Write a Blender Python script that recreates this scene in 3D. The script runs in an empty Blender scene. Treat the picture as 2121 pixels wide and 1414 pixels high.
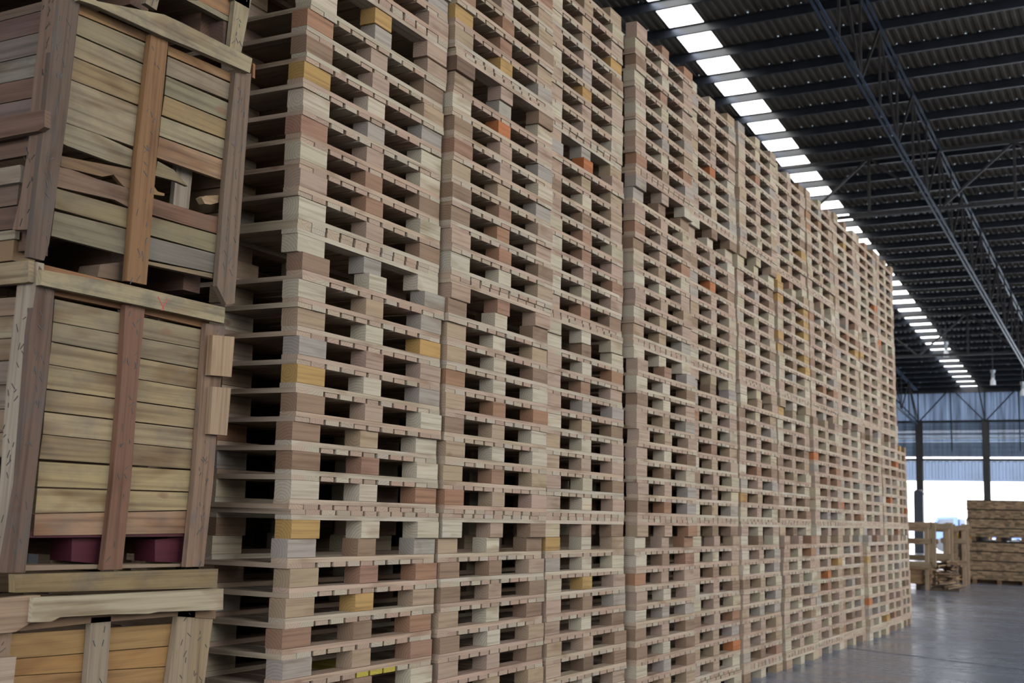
import bpy, math, random
from mathutils import Vector, Matrix
C = bpy.context.scene.collection
D = bpy.data
SC = bpy.context.scene
rnd = random.Random(7)

# ------------------------------------------------------------------ camera
FPX = 2538.96
YAW, PITCH, ROLL = 0.493, 0.1403, 0.028
CAM = Vector((3.1601, -4.0504, 1.3225))
LEAN = -0.0175                                   # the wall of pallets leans back slightly
F_ = Vector((-math.sin(YAW)*math.cos(PITCH), math.cos(YAW)*math.cos(PITCH), math.sin(PITCH)))
R_ = Vector((math.cos(YAW), math.sin(YAW), 0)); U_ = R_.cross(F_)
R2 = R_*math.cos(ROLL)+U_*math.sin(ROLL); U2 = -R_*math.sin(ROLL)+U_*math.cos(ROLL)
cd = D.cameras.new('camera'); cam = D.objects.new('camera', cd); C.objects.link(cam)
m = Matrix((R2, U2, -F_)).transposed().to_4x4(); m.translation = CAM
cam.matrix_world = m
cd.sensor_width = 36.0; cd.lens = FPX/2121*36.0
cd.clip_start = 0.05; cd.clip_end = 2000
cd.dof.use_dof = True; cd.dof.focus_distance = 5.4; cd.dof.aperture_fstop = 4.5
SC.camera = cam
def px(p):
    d = p-CAM; z = d.dot(F_)
    if z < .1: return None
    return (1060.5+FPX*d.dot(R2)/z, 707-FPX*d.dot(U2)/z, z)

# ------------------------------------------------------------------ helpers
def lin(c, g=1.0):
    o = []
    for v in c[:3]:
        v /= 255.0
        v = v/12.92 if v <= .04045 else ((v+.055)/1.055)**2.4
        o.append(min(.9, v*g))
    return (o[0]*1.03, o[1], o[2]*.95, 1.0)

class MB:
    """collects prisms into one mesh; every face carries a grain-aligned UV and a tint (alpha 1 on end grain)"""
    def __init__(s): s.v = []; s.f = []; s.uv = []; s.col = []
    def poly(s, pts, n, g, col, off):
        i = len(s.v); s.v += pts; s.f.append(list(range(i, i+len(pts))))
        if abs(n.dot(g)) > .7:
            off = ((off[0]*7) % .11-.055, (off[1]*7) % .11-.055); a = n.orthogonal().normalized()
            if abs(n.x) > .7: a = Vector((0, 1, 0))
            elif abs(n.y) > .7: a = Vector((1, 0, 0))
            b = n.cross(a); al = 1.0
        else:
            a = g; b = n.cross(g).normalized(); al = 0.0
        c = sum(pts, Vector())/len(pts)
        for p in pts:
            q = p-c if al else p
            s.uv.append((q.dot(a)+off[0], q.dot(b)+off[1]))
            s.col.append((col[0], col[1], col[2], al))
    def prism(s, pts, d, g, col=(1, 1, 1), off=None):
        """pts: outline (Vectors), d: extrusion, g: grain direction"""
        off = off or (rnd.uniform(0, 90), rnd.uniform(0, 90))
        n = Vector()
        for i in range(len(pts)): n += pts[i].cross(pts[(i+1) % len(pts)])
        if n.dot(d) > 0: pts = pts[::-1]; n = -n
        n.normalize(); g = g.normalized()
        s.poly(list(pts), n, g, col, off)
        s.poly([p+d for p in pts][::-1], -n, g, col, off)
        for i in range(len(pts)):
            a, b = pts[i], pts[(i+1) % len(pts)]
            e = [b, a, a+d, b+d]
            nn = (e[1]-e[0]).cross(e[2]-e[1])
            if nn.length < 1e-12: continue
            s.poly(e, nn.normalized(), g, col, off)
    def box(s, x0, x1, y0, y1, z0, z1, col=(1, 1, 1), g='y', off=None):
        gv = {'x': Vector((1, 0, 0)), 'y': Vector((0, 1, 0)), 'z': Vector((0, 0, 1))}[g]
        s.prism([Vector((x0, y0, z0)), Vector((x1, y0, z0)), Vector((x1, y1, z0)), Vector((x0, y1, z0))], Vector((0, 0, z1-z0)), gv, col, off)
    def bar(s, a, b, w, h, col=(1, 1, 1), up=Vector((0, 0, 1)), off=None):
        """square bar from a to b, w across, h along up"""
        a = Vector(a); b = Vector(b); d = b-a; t = d.normalized()
        if abs(t.dot(up)) > .95: up = Vector((1, 0, 0))
        x = t.cross(up).normalized(); y = x.cross(t).normalized()
        x *= w/2; y *= h/2
        s.prism([a-x-y, a+x-y, a+x+y, a-x+y], d, t, col, off)
    def tube(s, a, b, r0, r1=None, n=12, col=(1, 1, 1)):
        a = Vector(a); b = Vector(b); r1 = r0 if r1 is None else r1
        t = (b-a).normalized(); x = t.orthogonal().normalized(); y = t.cross(x)
        A = [a+(x*math.cos(2*math.pi*k/n)+y*math.sin(2*math.pi*k/n))*r0 for k in range(n)]
        B = [b+(x*math.cos(2*math.pi*k/n)+y*math.sin(2*math.pi*k/n))*r1 for k in range(n)]
        for k in range(n):
            k2 = (k+1) % n; q = [A[k], A[k2], B[k2], B[k]]
            nn = (q[1]-q[0]).cross(q[2]-q[0])
            if nn.length < 1e-12: nn = (q[2]-q[0]).cross(q[3]-q[0])
            s.poly(q, nn.normalized() if nn.length > 1e-12 else x, t, col, (0, 0))
        s.poly(A[::-1], -t, t, col, (0, 0)); s.poly(B, t, t, col, (0, 0))
    def mesh(s, name):
        me = D.meshes.new(name); me.from_pydata([tuple(v) for v in s.v], [], s.f)
        uv = me.uv_layers.new(name='UVMap'); uv.data.foreach_set('uv', [x for t in s.uv for x in t])
        ca = me.color_attributes.new('tint', 'FLOAT_COLOR', 'CORNER')
        ca.data.foreach_set('color', [x for t in s.col for x in t])
        me.update(); return me

def obj(name, me, mat, parent=None, loc=(0, 0, 0), color=None):
    if isinstance(me, MB): me = me.mesh(name)
    o = D.objects.new(name, me); C.objects.link(o); o.location = loc
    if mat and not me.materials: me.materials.append(mat)
    if parent: o.parent = parent
    if color: o.color = color
    return o
def tag(o, label=None, cat=None, group=None, kind=None):
    if label: o['label'] = label
    if cat: o['category'] = cat
    if group: o['group'] = group
    if kind: o['kind'] = kind
    return o
def thing(name, label, cat, loc=(0, 0, 0), group=None, rz=0):
    o = D.objects.new(name, None); C.objects.link(o); o.location = loc; o.rotation_euler.z = rz
    o.empty_display_size = .1
    return tag(o, label, cat, group)

# ------------------------------------------------------------------ materials
def nt(name):
    m = D.materials.new(name); m.use_nodes = True; t = m.node_tree; t.nodes.clear()
    return m, t, (lambda k, **kw: node(t, k, **kw))
def node(t, k, **kw):
    n = t.nodes.new(k)
    for a, v in kw.items():
        if a.startswith('i_'):
            key = a[2:]; key = int(key) if key.isdigit() else key.replace('_', ' ')
            n.inputs[key].default_value = v
        else: setattr(n, a, v)
    return n
def math_(t, op, a, b=None, c=None, clamp=False):
    n = t.nodes.new('ShaderNodeMath'); n.operation = op; n.use_clamp = clamp
    for i, v in enumerate((a, b, c)):
        if v is None: continue
        if isinstance(v, (int, float)): n.inputs[i].default_value = v
        else: t.links.new(v, n.inputs[i])
    return n.outputs[0]
def ramp(t, src, stops, interp='LINEAR'):
    r = t.nodes.new('ShaderNodeValToRGB'); r.color_ramp.interpolation = interp
    while len(r.color_ramp.elements) < len(stops): r.color_ramp.elements.new(.5)
    for e, (p, c) in zip(r.color_ramp.elements, stops):
        e.position = p; e.color = c if len(c) == 4 else (*c, 1)
    t.links.new(src, r.inputs[0]); return r.outputs[0]
def mixc(t, fac, a, b, mode='MIX'):
    n = t.nodes.new('ShaderNodeMix'); n.data_type = 'RGBA'; n.blend_type = mode
    for i, v in ((0, fac), (6, a), (7, b)):
        if isinstance(v, (int, float)): n.inputs[i].default_value = v
        elif isinstance(v, tuple): n.inputs[i].default_value = v
        else: t.links.new(v, n.inputs[i])
    return n.outputs[2]

def wood(name, dirt=.0, grain=.34, stain=.35, rough=.75):
    m, t, N = nt(name); L = t.links.new
    out = N('ShaderNodeOutputMaterial'); bs = N('ShaderNodeBsdfPrincipled'); L(bs.outputs[0], out.inputs[0])
    uv = N('ShaderNodeUVMap', uv_map='UVMap'); oi = N('ShaderNodeObjectInfo')
    at = N('ShaderNodeAttribute', attribute_name='tint')
    sep = N('ShaderNodeSeparateXYZ'); L(uv.outputs[0], sep.inputs[0])
    r1 = math_(t, 'MULTIPLY', oi.outputs['Random'], 53.0); r2 = math_(t, 'MULTIPLY', oi.outputs['Random'], 91.7)
    u = math_(t, 'ADD', sep.outputs[0], r1); v = math_(t, 'ADD', sep.outputs[1], r2)
    def co(su, sv):
        c = N('ShaderNodeCombineXYZ'); L(math_(t, 'MULTIPLY', u, su), c.inputs[0]); L(math_(t, 'MULTIPLY', v, sv), c.inputs[1]); return c.outputs[0]
    def noise(vec, scale, det, dist=0.0):
        n = N('ShaderNodeTexNoise', i_Scale=scale, i_Detail=det, i_Distortion=dist); L(vec, n.inputs['Vector']); return n.outputs[0]
    g1 = noise(co(.9, 34), 1.7, 2.2, .12)                      # streaks along the grain
    g2 = noise(co(2.2, 210), 1.5, 3)                           # fine fibre
    st = noise(co(2.4, 9), 1.0, 3, .4)                     # broad stains
    vo = N('ShaderNodeTexVoronoi', i_Scale=1.0, i_Randomness=1.0); L(co(4.2, 8.5), vo.inputs['Vector'])
    kn = ramp(t, vo.outputs['Distance'], [(0.0, (1, 1, 1)), (.09, (1, 1, 1)), (.17, (0, 0, 0))])
    ks = N('ShaderNodeSeparateXYZ'); L(vo.outputs['Color'], ks.inputs[0])
    kn = math_(t, 'MULTIPLY', kn, math_(t, 'GREATER_THAN', ks.outputs[0], .86))
    # end grain: growth rings around an off-centre pith
    of = N('ShaderNodeCombineXYZ')
    L(math_(t, 'MULTIPLY_ADD', math_(t, 'FRACT', math_(t, 'MULTIPLY', oi.outputs['Random'], 17.3)), .12, -.06), of.inputs[0])
    L(math_(t, 'MULTIPLY_ADD', math_(t, 'FRACT', math_(t, 'MULTIPLY', oi.outputs['Random'], 41.7)), .12, -.06), of.inputs[1])
    va = N('ShaderNodeVectorMath', operation='ADD'); L(uv.outputs[0], va.inputs[0]); L(of.outputs[0], va.inputs[1])
    wv = N('ShaderNodeTexWave', wave_type='RINGS', rings_direction='Z', i_Scale=24.0, i_Distortion=2.2, i_Detail=2.0); wv.inputs['Detail Scale'].default_value = 1.2
    L(va.outputs[0], wv.inputs[0])
    en = noise(va.outputs[0], 55, 3)
    ring = math_(t, 'ADD', math_(t, 'MULTIPLY', wv.outputs[1], .55), math_(t, 'MULTIPLY', en, .6))
    base = mixc(t, 1.0, at.outputs['Color'], oi.outputs['Color'], 'MULTIPLY')
    hi = 1.0+grain*.35; lo = 1.0-grain
    gl = ramp(t, g1, [(.28, (lo*.95, lo*.88, lo*.8)), (.5, (1, 1, 1)), (.75, (hi, hi, hi))])
    c = mixc(t, 1.0, base, gl, 'MULTIPLY')
    c = mixc(t, .8, c, mixc(t, 1.0, c, ramp(t, g2, [(.3, (.82, .79, .76)), (.55, (1.05, 1.05, 1.05))]), 'MULTIPLY'))
    sl = ramp(t, st, [(.30, (1-stain, 1-stain*1.25, 1-stain*1.5)), (.46, (1, 1, 1)), (.62, (1, 1, 1)), (.8, (1+stain*.25, 1+stain*.05, 1-stain*.3))])
    c = mixc(t, 1.0, c, sl, 'MULTIPLY')
    c = mixc(t, math_(t, 'MULTIPLY', kn, .75), c, (.12, .06, .03, 1))
    ce = mixc(t, 1.0, base, ramp(t, ring, [(.15, (.80, .74, .69)), (.6, (.98, .97, .97)), (.95, (1.08, 1.08, 1.1))]), 'MULTIPLY')
    fin = mixc(t, at.outputs['Alpha'], c, ce)
    if dirt:
        dn = N('ShaderNodeTexNoise', i_Scale=5.0, i_Detail=6.0, i_Roughness=.7); L(co(1.0, 1.6), dn.inputs['Vector'])
        dm = ramp(t, dn.outputs[0], [(.47, (0, 0, 0)), (.68, (1, 1, 1))])
        fin = mixc(t, math_(t, 'MULTIPLY', dm, dirt), fin, (.045, .042, .038, 1))
    L(fin, bs.inputs['Base Color']); bs.inputs['Roughness'].default_value = rough
    bs.inputs['Specular IOR Level'].default_value = .25
    bp = N('ShaderNodeBump', i_Strength=.25, i_Distance=.003); L(g1, bp.inputs['Height']); L(bp.outputs[0], bs.inputs['Normal'])
    return m
def plain(name, col, rough=.6, metal=0.0, var=.0, scale=6.0, bump=0.0):
    m, t, N = nt(name); L = t.links.new
    out = N('ShaderNodeOutputMaterial'); bs = N('ShaderNodeBsdfPrincipled'); L(bs.outputs[0], out.inputs[0])
    bs.inputs['Roughness'].default_value = rough; bs.inputs['Metallic'].default_value = metal
    tc = N('ShaderNodeTexCoord'); n = N('ShaderNodeTexNoise', i_Scale=scale, i_Detail=4.0); L(tc.outputs['Object'], n.inputs['Vector'])
    c = ramp(t, n.outputs[0], [(.3, tuple(x*(1-var) for x in col)), (.7, tuple(min(1, x*(1+var)) for x in col))])
    L(c, bs.inputs['Base Color'])
    if bump:
        b = N('ShaderNodeBump', i_Strength=bump, i_Distance=.01); L(n.outputs[0], b.inputs['Height']); L(b.outputs[0], bs.inputs['Normal'])
    return m
def emis(name, col, s):
    m, t, N = nt(name); out = N('ShaderNodeOutputMaterial'); e = N('ShaderNodeEmission', i_Color=(*col, 1), i_Strength=s)
    t.links.new(e.outputs[0], out.inputs[0]); return m
def sheet(name, col, tcol, fac):
    """thin corrugated sheet that lets some daylight through"""
    m, t, N = nt(name); L = t.links.new
    out = N('ShaderNodeOutputMaterial'); a = N('ShaderNodeBsdfDiffuse', i_Color=(*col, 1)); b = N('ShaderNodeBsdfTranslucent', i_Color=(*tcol, 1))
    tc = N('ShaderNodeTexCoord'); mp = N('ShaderNodeMapping'); mp.inputs['Scale'].default_value = (5.5, 1, .3); L(tc.outputs['Object'], mp.inputs[0])
    n = N('ShaderNodeTexNoise', i_Scale=1.3, i_Detail=4.0); L(mp.outputs[0], n.inputs['Vector'])
    L(ramp(t, n.outputs[0], [(.3, tuple(x*.45 for x in tcol)), (.7, tuple(min(1, x*1.8) for x in tcol))]), b.inputs[0])
    x = N('ShaderNodeMixShader', i_0=fac); L(a.outputs[0], x.inputs[1]); L(b.outputs[0], x.inputs[2]); L(x.outputs[0], out.inputs[0]); return m

WOOD = wood('pallet_wood', grain=.30, stain=.30)
PLANK = wood('crate_plank', dirt=.34, grain=.36, stain=.42)
OLD = wood('weathered_wood', dirt=.6, grain=.4, stain=.4)
LUMBER = wood('stored_lumber', grain=.3, stain=.3)
STEEL = plain('dark_painted_steel', (.012, .013, .016), .33, .0, .3, 3.0)
STEELB = plain('blue_grey_steel', (.055, .08, .115), .3, .3, .25, 3.0)
RUST = plain('brown_primer_steel', (.018, .014, .012), .5, 0, .3, 3)
NAIL = plain('dark_nail_steel', (.03, .028, .026), .5, .2)
WHITE = plain('white_enamel', (.8, .8, .78), .4)
# ------------------------------------------------------------------ the wall of pallets
PH, PL_, PD = .12, 1.145, .88                   # height, length along the wall, depth
HB, HS, HD = .078, .0205, .0215                 # block, stringer board, deck board
BX = [(-.085, 0), (-.482, -.397), (-.88, -.795)]
BY = [(0, .19), (.4985, .6385), (.955, 1.145)]
COLY = [-.01, 1.165, 2.355, 3.605, 4.80, 5.99, 7.215, 8.385, 9.52, 10.65, 11.82, 12.905]
COLL = [1.145]*9+[1.135, 1.06, .73]
COLX = [0, .022, -.008, .042, .0, .012, .0, .015, .004, .02, .0, -.03]
BADD = {(1, 2): .018, (1, 3): .02, (4, 3): .02, (5, 3): .01, (3, 1): .02, (6, 0): .03, (9, 0): .03}
COLN = [40]*11+[20]
SRGB = {'w': (212, 198, 170), 'c': (202, 186, 154), 'p': (190, 162, 138), 'g': (180, 168, 152), 't': (186, 161, 128), 'b': (158, 129, 101),
        'o': (174, 130, 96), 'y': (198, 158, 92), 'r': (170, 130, 102), 'd': (128, 103, 80), 'O': (196, 120, 66), 'v': (194, 168, 144)}
WG = .40
PAL = {k: lin(v, WG) for k, v in SRGB.items()}
def jitc(c, a=.06):
    k = 1+rnd.uniform(-a, a); return (min(.9, c[0]*k*(1+rnd.uniform(-.03, .03))), min(.9, c[1]*k), min(.9, c[2]*k*(1+rnd.uniform(-.04, .04))), 1)
ROWS = {  # front blocks (left, middle, right) of the two nearest stacks, top to bottom by height index
 0: {31: 'wgp', 30: 'wyp', 29: 'wgp', 28: 'opb', 27: 'bpt', 26: 'ywg', 25: 'wgw', 24: 'rpw', 23: 'wrb', 22: 'prw', 21: 'wpb', 20: 'wgw', 19: 'bwg', 18: 'wtg',
     17: 'twy', 16: 'gpp', 15: 'ywg', 14: 'bpw', 13: 'btw', 12: 'brw', 11: 'wwo', 10: 'yww', 9: 'gbg', 8: 'tro', 7: 'tyt', 6: 'rbo', 5: 'gtr', 4: 'tbw', 3: 'cpt', 2: 'twb'},
 1: {35: 'rpt', 34: 'rpt', 33: 'rob', 32: 'yrt', 31: 'tyg', 30: 'dpb', 29: 'tgw', 28: 'wOp', 27: 'bpg', 26: 'rpw', 25: 'ttg', 24: 'brp', 23: 'bop', 22: 'pob', 21: 'wwt',
     20: 'prp', 19: 'bwb', 18: 'twt', 17: 'twb', 16: 'oww', 15: 'too', 14: 'btw', 13: 'tww', 12: 'trt', 11: 'otp', 10: 'wpb', 9: 'twb', 8: 'bbp', 7: 'bpb', 6: 'twb', 5: 'bwt', 4: 'ppb', 3: 'gtt'},
 2: {24: 'wrp', 23: 'wpr', 22: 'wcp', 21: 'prb', 20: 'cwc', 19: 'wbw', 18: 'pwo', 17: 'prp', 16: 'pgg', 15: 'wtb', 14: 'twp', 13: 'tpp', 12: 'pcb', 11: 'pwp', 10: 'cpb', 9: 'ywt', 8: 'gww', 7: 'cyp', 6: 'pbg', 5: 'pwb', 4: 'tpb', 3: 'pdb', 2: 'bwp'},
 3: {39: 'pro', 38: 'cwp', 37: 'bwp', 36: 'wrp', 35: 'pcb', 34: 'wgg', 33: 'wgt', 32: 'pwo', 30: 'gpw', 29: 'gbb', 28: 'ppc', 27: 'rpb', 26: 'bpo', 20: 'www', 19: 'prg', 18: 'wwb', 17: 'bwp', 10: 'tpo', 9: 'wpo', 8: 'wbr', 7: 'opp', 6: 'pwp', 5: 'wgg', 4: 'bpb', 3: 'bwb', 2: 'wgb'},
 6: {30: 'yrw', 29: 'yct', 28: 'ypy', 27: 'pcy', 26: 'cpy', 25: 'ypc', 24: 'yty', 23: 'cby'},
}
WT = 'wwwwwwcccccpppppppvvvvvggggttttttbbbor'
def letters(c, h):
    r = ROWS.get(c, {}).get(h)
    return r or ''.join(rnd.choice(WT) if rnd.random() > .025 else rnd.choice('yO') for _ in range(3))
DECKC = [lin((202, 175, 148), WG), lin((206, 184, 155), WG), lin((196, 166, 141), WG), lin((208, 192, 166), WG)]

def block_mb(x0, x1, y0, y1):
    b = MB(); c = .0025                          # slightly chamfered long edges
    pts = [Vector((x0+c, y0, 0)), Vector((x1-c, y0, 0)), Vector((x1, y0, c)), Vector((x1, y0, HB-c)), Vector((x1-c, y0, HB)), Vector((x0+c, y0, HB)), Vector((x0, y0, HB-c)), Vector((x0, y0, c))]
    b.prism(pts, Vector((0, y1-y0, 0)), Vector((0, 1, 0))); return b
def deck_mb(yellow=False):
    b = MB(); n = 11; ends = [(0, .094), (.096, .19)]
    mid0, mid1 = .2, .945; w = (mid1-mid0)/7
    ends += [(mid0+i*w+rnd.uniform(.006, .012), mid0+(i+1)*w-rnd.uniform(.006, .012)) for i in range(7)]
    ends += [(.955, 1.049), (1.051, 1.145)]
    for i, (a, c) in enumerate(ends):
        col = jitc(rnd.choice(DECKC), .1)
        if yellow and i in (5, 6, 7): col = lin((206, 186, 70), .42)
        b.box(-PD, rnd.uniform(-.004, .002), a, c, rnd.uniform(0, .001), HD, col, 'x')
    return b
def stringer_mb(x0, x1):
    b = MB(); b.box(x0, x1, 0, PL_, 0, HS, (1, 1, 1), 'y'); return b
M_BLOCK = [[block_mb(0, x1-x0, 0, y1-y0).mesh('block') for (y0, y1) in BY] for (x0, x1) in BX]
M_DECK = [deck_mb().mesh('deck') for _ in range(5)]; M_DECKY = deck_mb(True).mesh('deck')
M_STR = stringer_mb(-.085, 0).mesh('stringer_board')

def make_pallet(up):
    """one pallet, lying deck down (as most of the wall does) or deck up (the base of each bundle)"""
    root = thing('pallet', 'pallet', 'pallet')
    zd, zs, zb = (PH-HD, PH-HD-HS, 0) if up else (0, HD, HD+HS)
    ch = [obj('deck', M_DECK[0], WOOD, root, (0, 0, zd))]
    for (x0, x1) in BX: ch.append(obj('stringer_board', M_STR, WOOD, root, (x1, 0, zs)))
    for i, (x0, x1) in enumerate(BX):
        for j, (y0, y1) in enumerate(BY): ch.append(obj('block', M_BLOCK[i][j], WOOD, root, (x0, y0, zb)))
    return root, ch
for ml in [m for r in M_BLOCK for m in r]+M_DECK+[M_DECKY, M_STR]: ml.materials.append(WOOD)

ORD = ['', 'first', 'second', 'third', 'fourth', 'fifth', 'sixth', 'seventh', 'eighth', 'ninth', 'tenth', 'eleventh', 'twelfth']
BUN = ['lowest bundle', 'second bundle up', 'third bundle up', 'top bundle']
def pallet_label(c, h, lt):
    k, i = divmod(h, 10)
    where = (f'{ORD[10-i]} from top of lowest bundle' if k == 0 else f'{ORD[i+1]} layer of {BUN[k]}') + f', {ORD[c+1]} stack from crates'
    for n, s in zip(lt, ('left', 'middle', 'right')):
        if n in 'yO': return f"pallet with {'amber' if n == 'y' else 'orange'} {s} block, {where}"
    return f"{'deck-up' if i == 0 else 'upside-down'} pale wooden pallet, {where}"

BJ = {}
def place(c, h):
    k = h//10
    if (c, k) not in BJ: BJ[c, k] = (rnd.uniform(-.012, .012), rnd.uniform(-.012, .012), rnd.uniform(-.006, .006))
    bx, by, br = BJ[c, k]
    x = COLX[c]+BADD.get((c, k), 0)+bx+LEAN*h*PH+rnd.uniform(-.006, .006); y = COLY[c]+by+rnd.uniform(-.008, .008)
    if h % 10 == 9: x += rnd.uniform(-.012, .012); y += rnd.uniform(-.018, .018)
    if c == 0 and h < 8: y -= .012*(8-h); x += .004*(8-h)
    if c == 0 and k == 2: y -= .006
    return x, y, h*PH, br+rnd.uniform(-.005, .005)
def in_view(c, h):
    n = 0
    for yy in (0, .5, 1): 
        for zz in (0, 1):
            q = px(Vector((LEAN*h*PH, COLY[c]+yy*COLL[c], (h+zz)*PH)))
            if q and 0 < q[0] < 2121 and 0 < q[1] < 1414: n += 1
    return n > 0
SLOTS = [(c, h) for c in range(12) for h in range(COLN[c])]
VIS = [s for s in SLOTS if in_view(*s)]
VIS.sort(key=lambda s: (COLY[s[0]]-CAM.y)**2+CAM.x**2+(s[1]*PH-CAM.z)**2)
last = 8                                        # the eight nearest stacks: about 300 pallets in view
near = {s for s in VIS if s[0] < last}; print('pallets in view', len(near), len(VIS))
near |= {(c, h) for c, h in SLOTS if c < last}   # what carries and tops the near stacks, outside the frame
near = sorted(near); nearset = set(near)
made = {True: make_pallet(True), False: make_pallet(False)}
proto = {u: m_[0] for u, m_ in made.items()}; kids = {u: m_[1] for u, m_ in made.items()}
used = {True: False, False: False}
GROUP = 'pallets in the tall wall of pallets'
for c, h in near:
    up = h % 10 == 0
    if used[up]:
        r = proto[up].copy(); C.objects.link(r); ch = []
        for k in kids[up]:
            q = k.copy(); q.parent = r; C.objects.link(q); ch.append(q)
    else:
        r = proto[up]; ch = kids[up]; used[up] = True
    x, y, z, rz = place(c, h); r.location = (x, y, z); r.rotation_euler = (0, 0, rz)
    lt = letters(c, h); tag(r, pallet_label(c, h, lt), 'pallet', GROUP)
    ch[0].data = M_DECKY if (c, h) == (0, 5) else rnd.choice(M_DECK)
    ch[0].color = jitc((.97, .97, .97), .07)
    for q in ch[1:4]: q.color = jitc(rnd.choice(DECKC), .07)
    for j, q in enumerate(ch[4:]):
        q.color = jitc(PAL[lt[j]] if j < 3 else PAL[rnd.choice(WT)])
        q.location.y += rnd.uniform(-.004, .004); q.location.x += rnd.uniform(-.004, .003)
# every further pallet (the farthest stacks, what supports the near ones below the frame, and an added second row behind) in one mass
mb = MB()
def simple_pallet(c, h, dx=0.0):
    x, y, z, rz = place(c, h); x += dx; s = COLL[c]/PL_
    up = h % 10 == 0
    zd, zs, zb = (PH-HD, PH-HD-HS, 0) if up else (0, HD, HD+HS)
    lt = letters(c, h)
    w = PL_*s
    for i in range(11):
        a = w*i/11; mb.box(x-PD, x, y+a+.004, y+a+w/11-.004, z+zd, z+zd+HD, jitc(rnd.choice(DECKC), .1), 'x')
    for i, (x0, x1) in enumerate(BX):
        mb.box(x+x0, x+x1, y, y+w, z+zs, z+zs+HS, jitc(rnd.choice(DECKC)), 'y')
        for j, (y0, y1) in enumerate(BY):
            yj = rnd.uniform(-.004, .004) if 0 < j < 2 else 0
            mb.box(x+x0, x+x1+(rnd.uniform(-.004, .003) if i == 0 else 0), y+y0*s+yj, y+y1*s+yj, z+zb, z+zb+HB, jitc(PAL[lt[j]]), 'y')
for c, h in SLOTS:
    if (c, h) not in nearset: simple_pallet(c, h)
o = obj('pallet', mb, WOOD); tag(o, 'hundreds of smaller-looking wooden pallets in the farthest stacks of the wall', 'pallet', GROUP, 'stuff')
mb = MB()  # second row added behind the front one so the openings stay dark
for c in range(11):
    for h in range(40): simple_pallet(c, h, -.96)
o = obj('pallet', mb, WOOD); tag(o, 'second row of wooden pallets, in the dark behind the front row', 'pallet', 'pallets in the added row behind', 'stuff')
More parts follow.
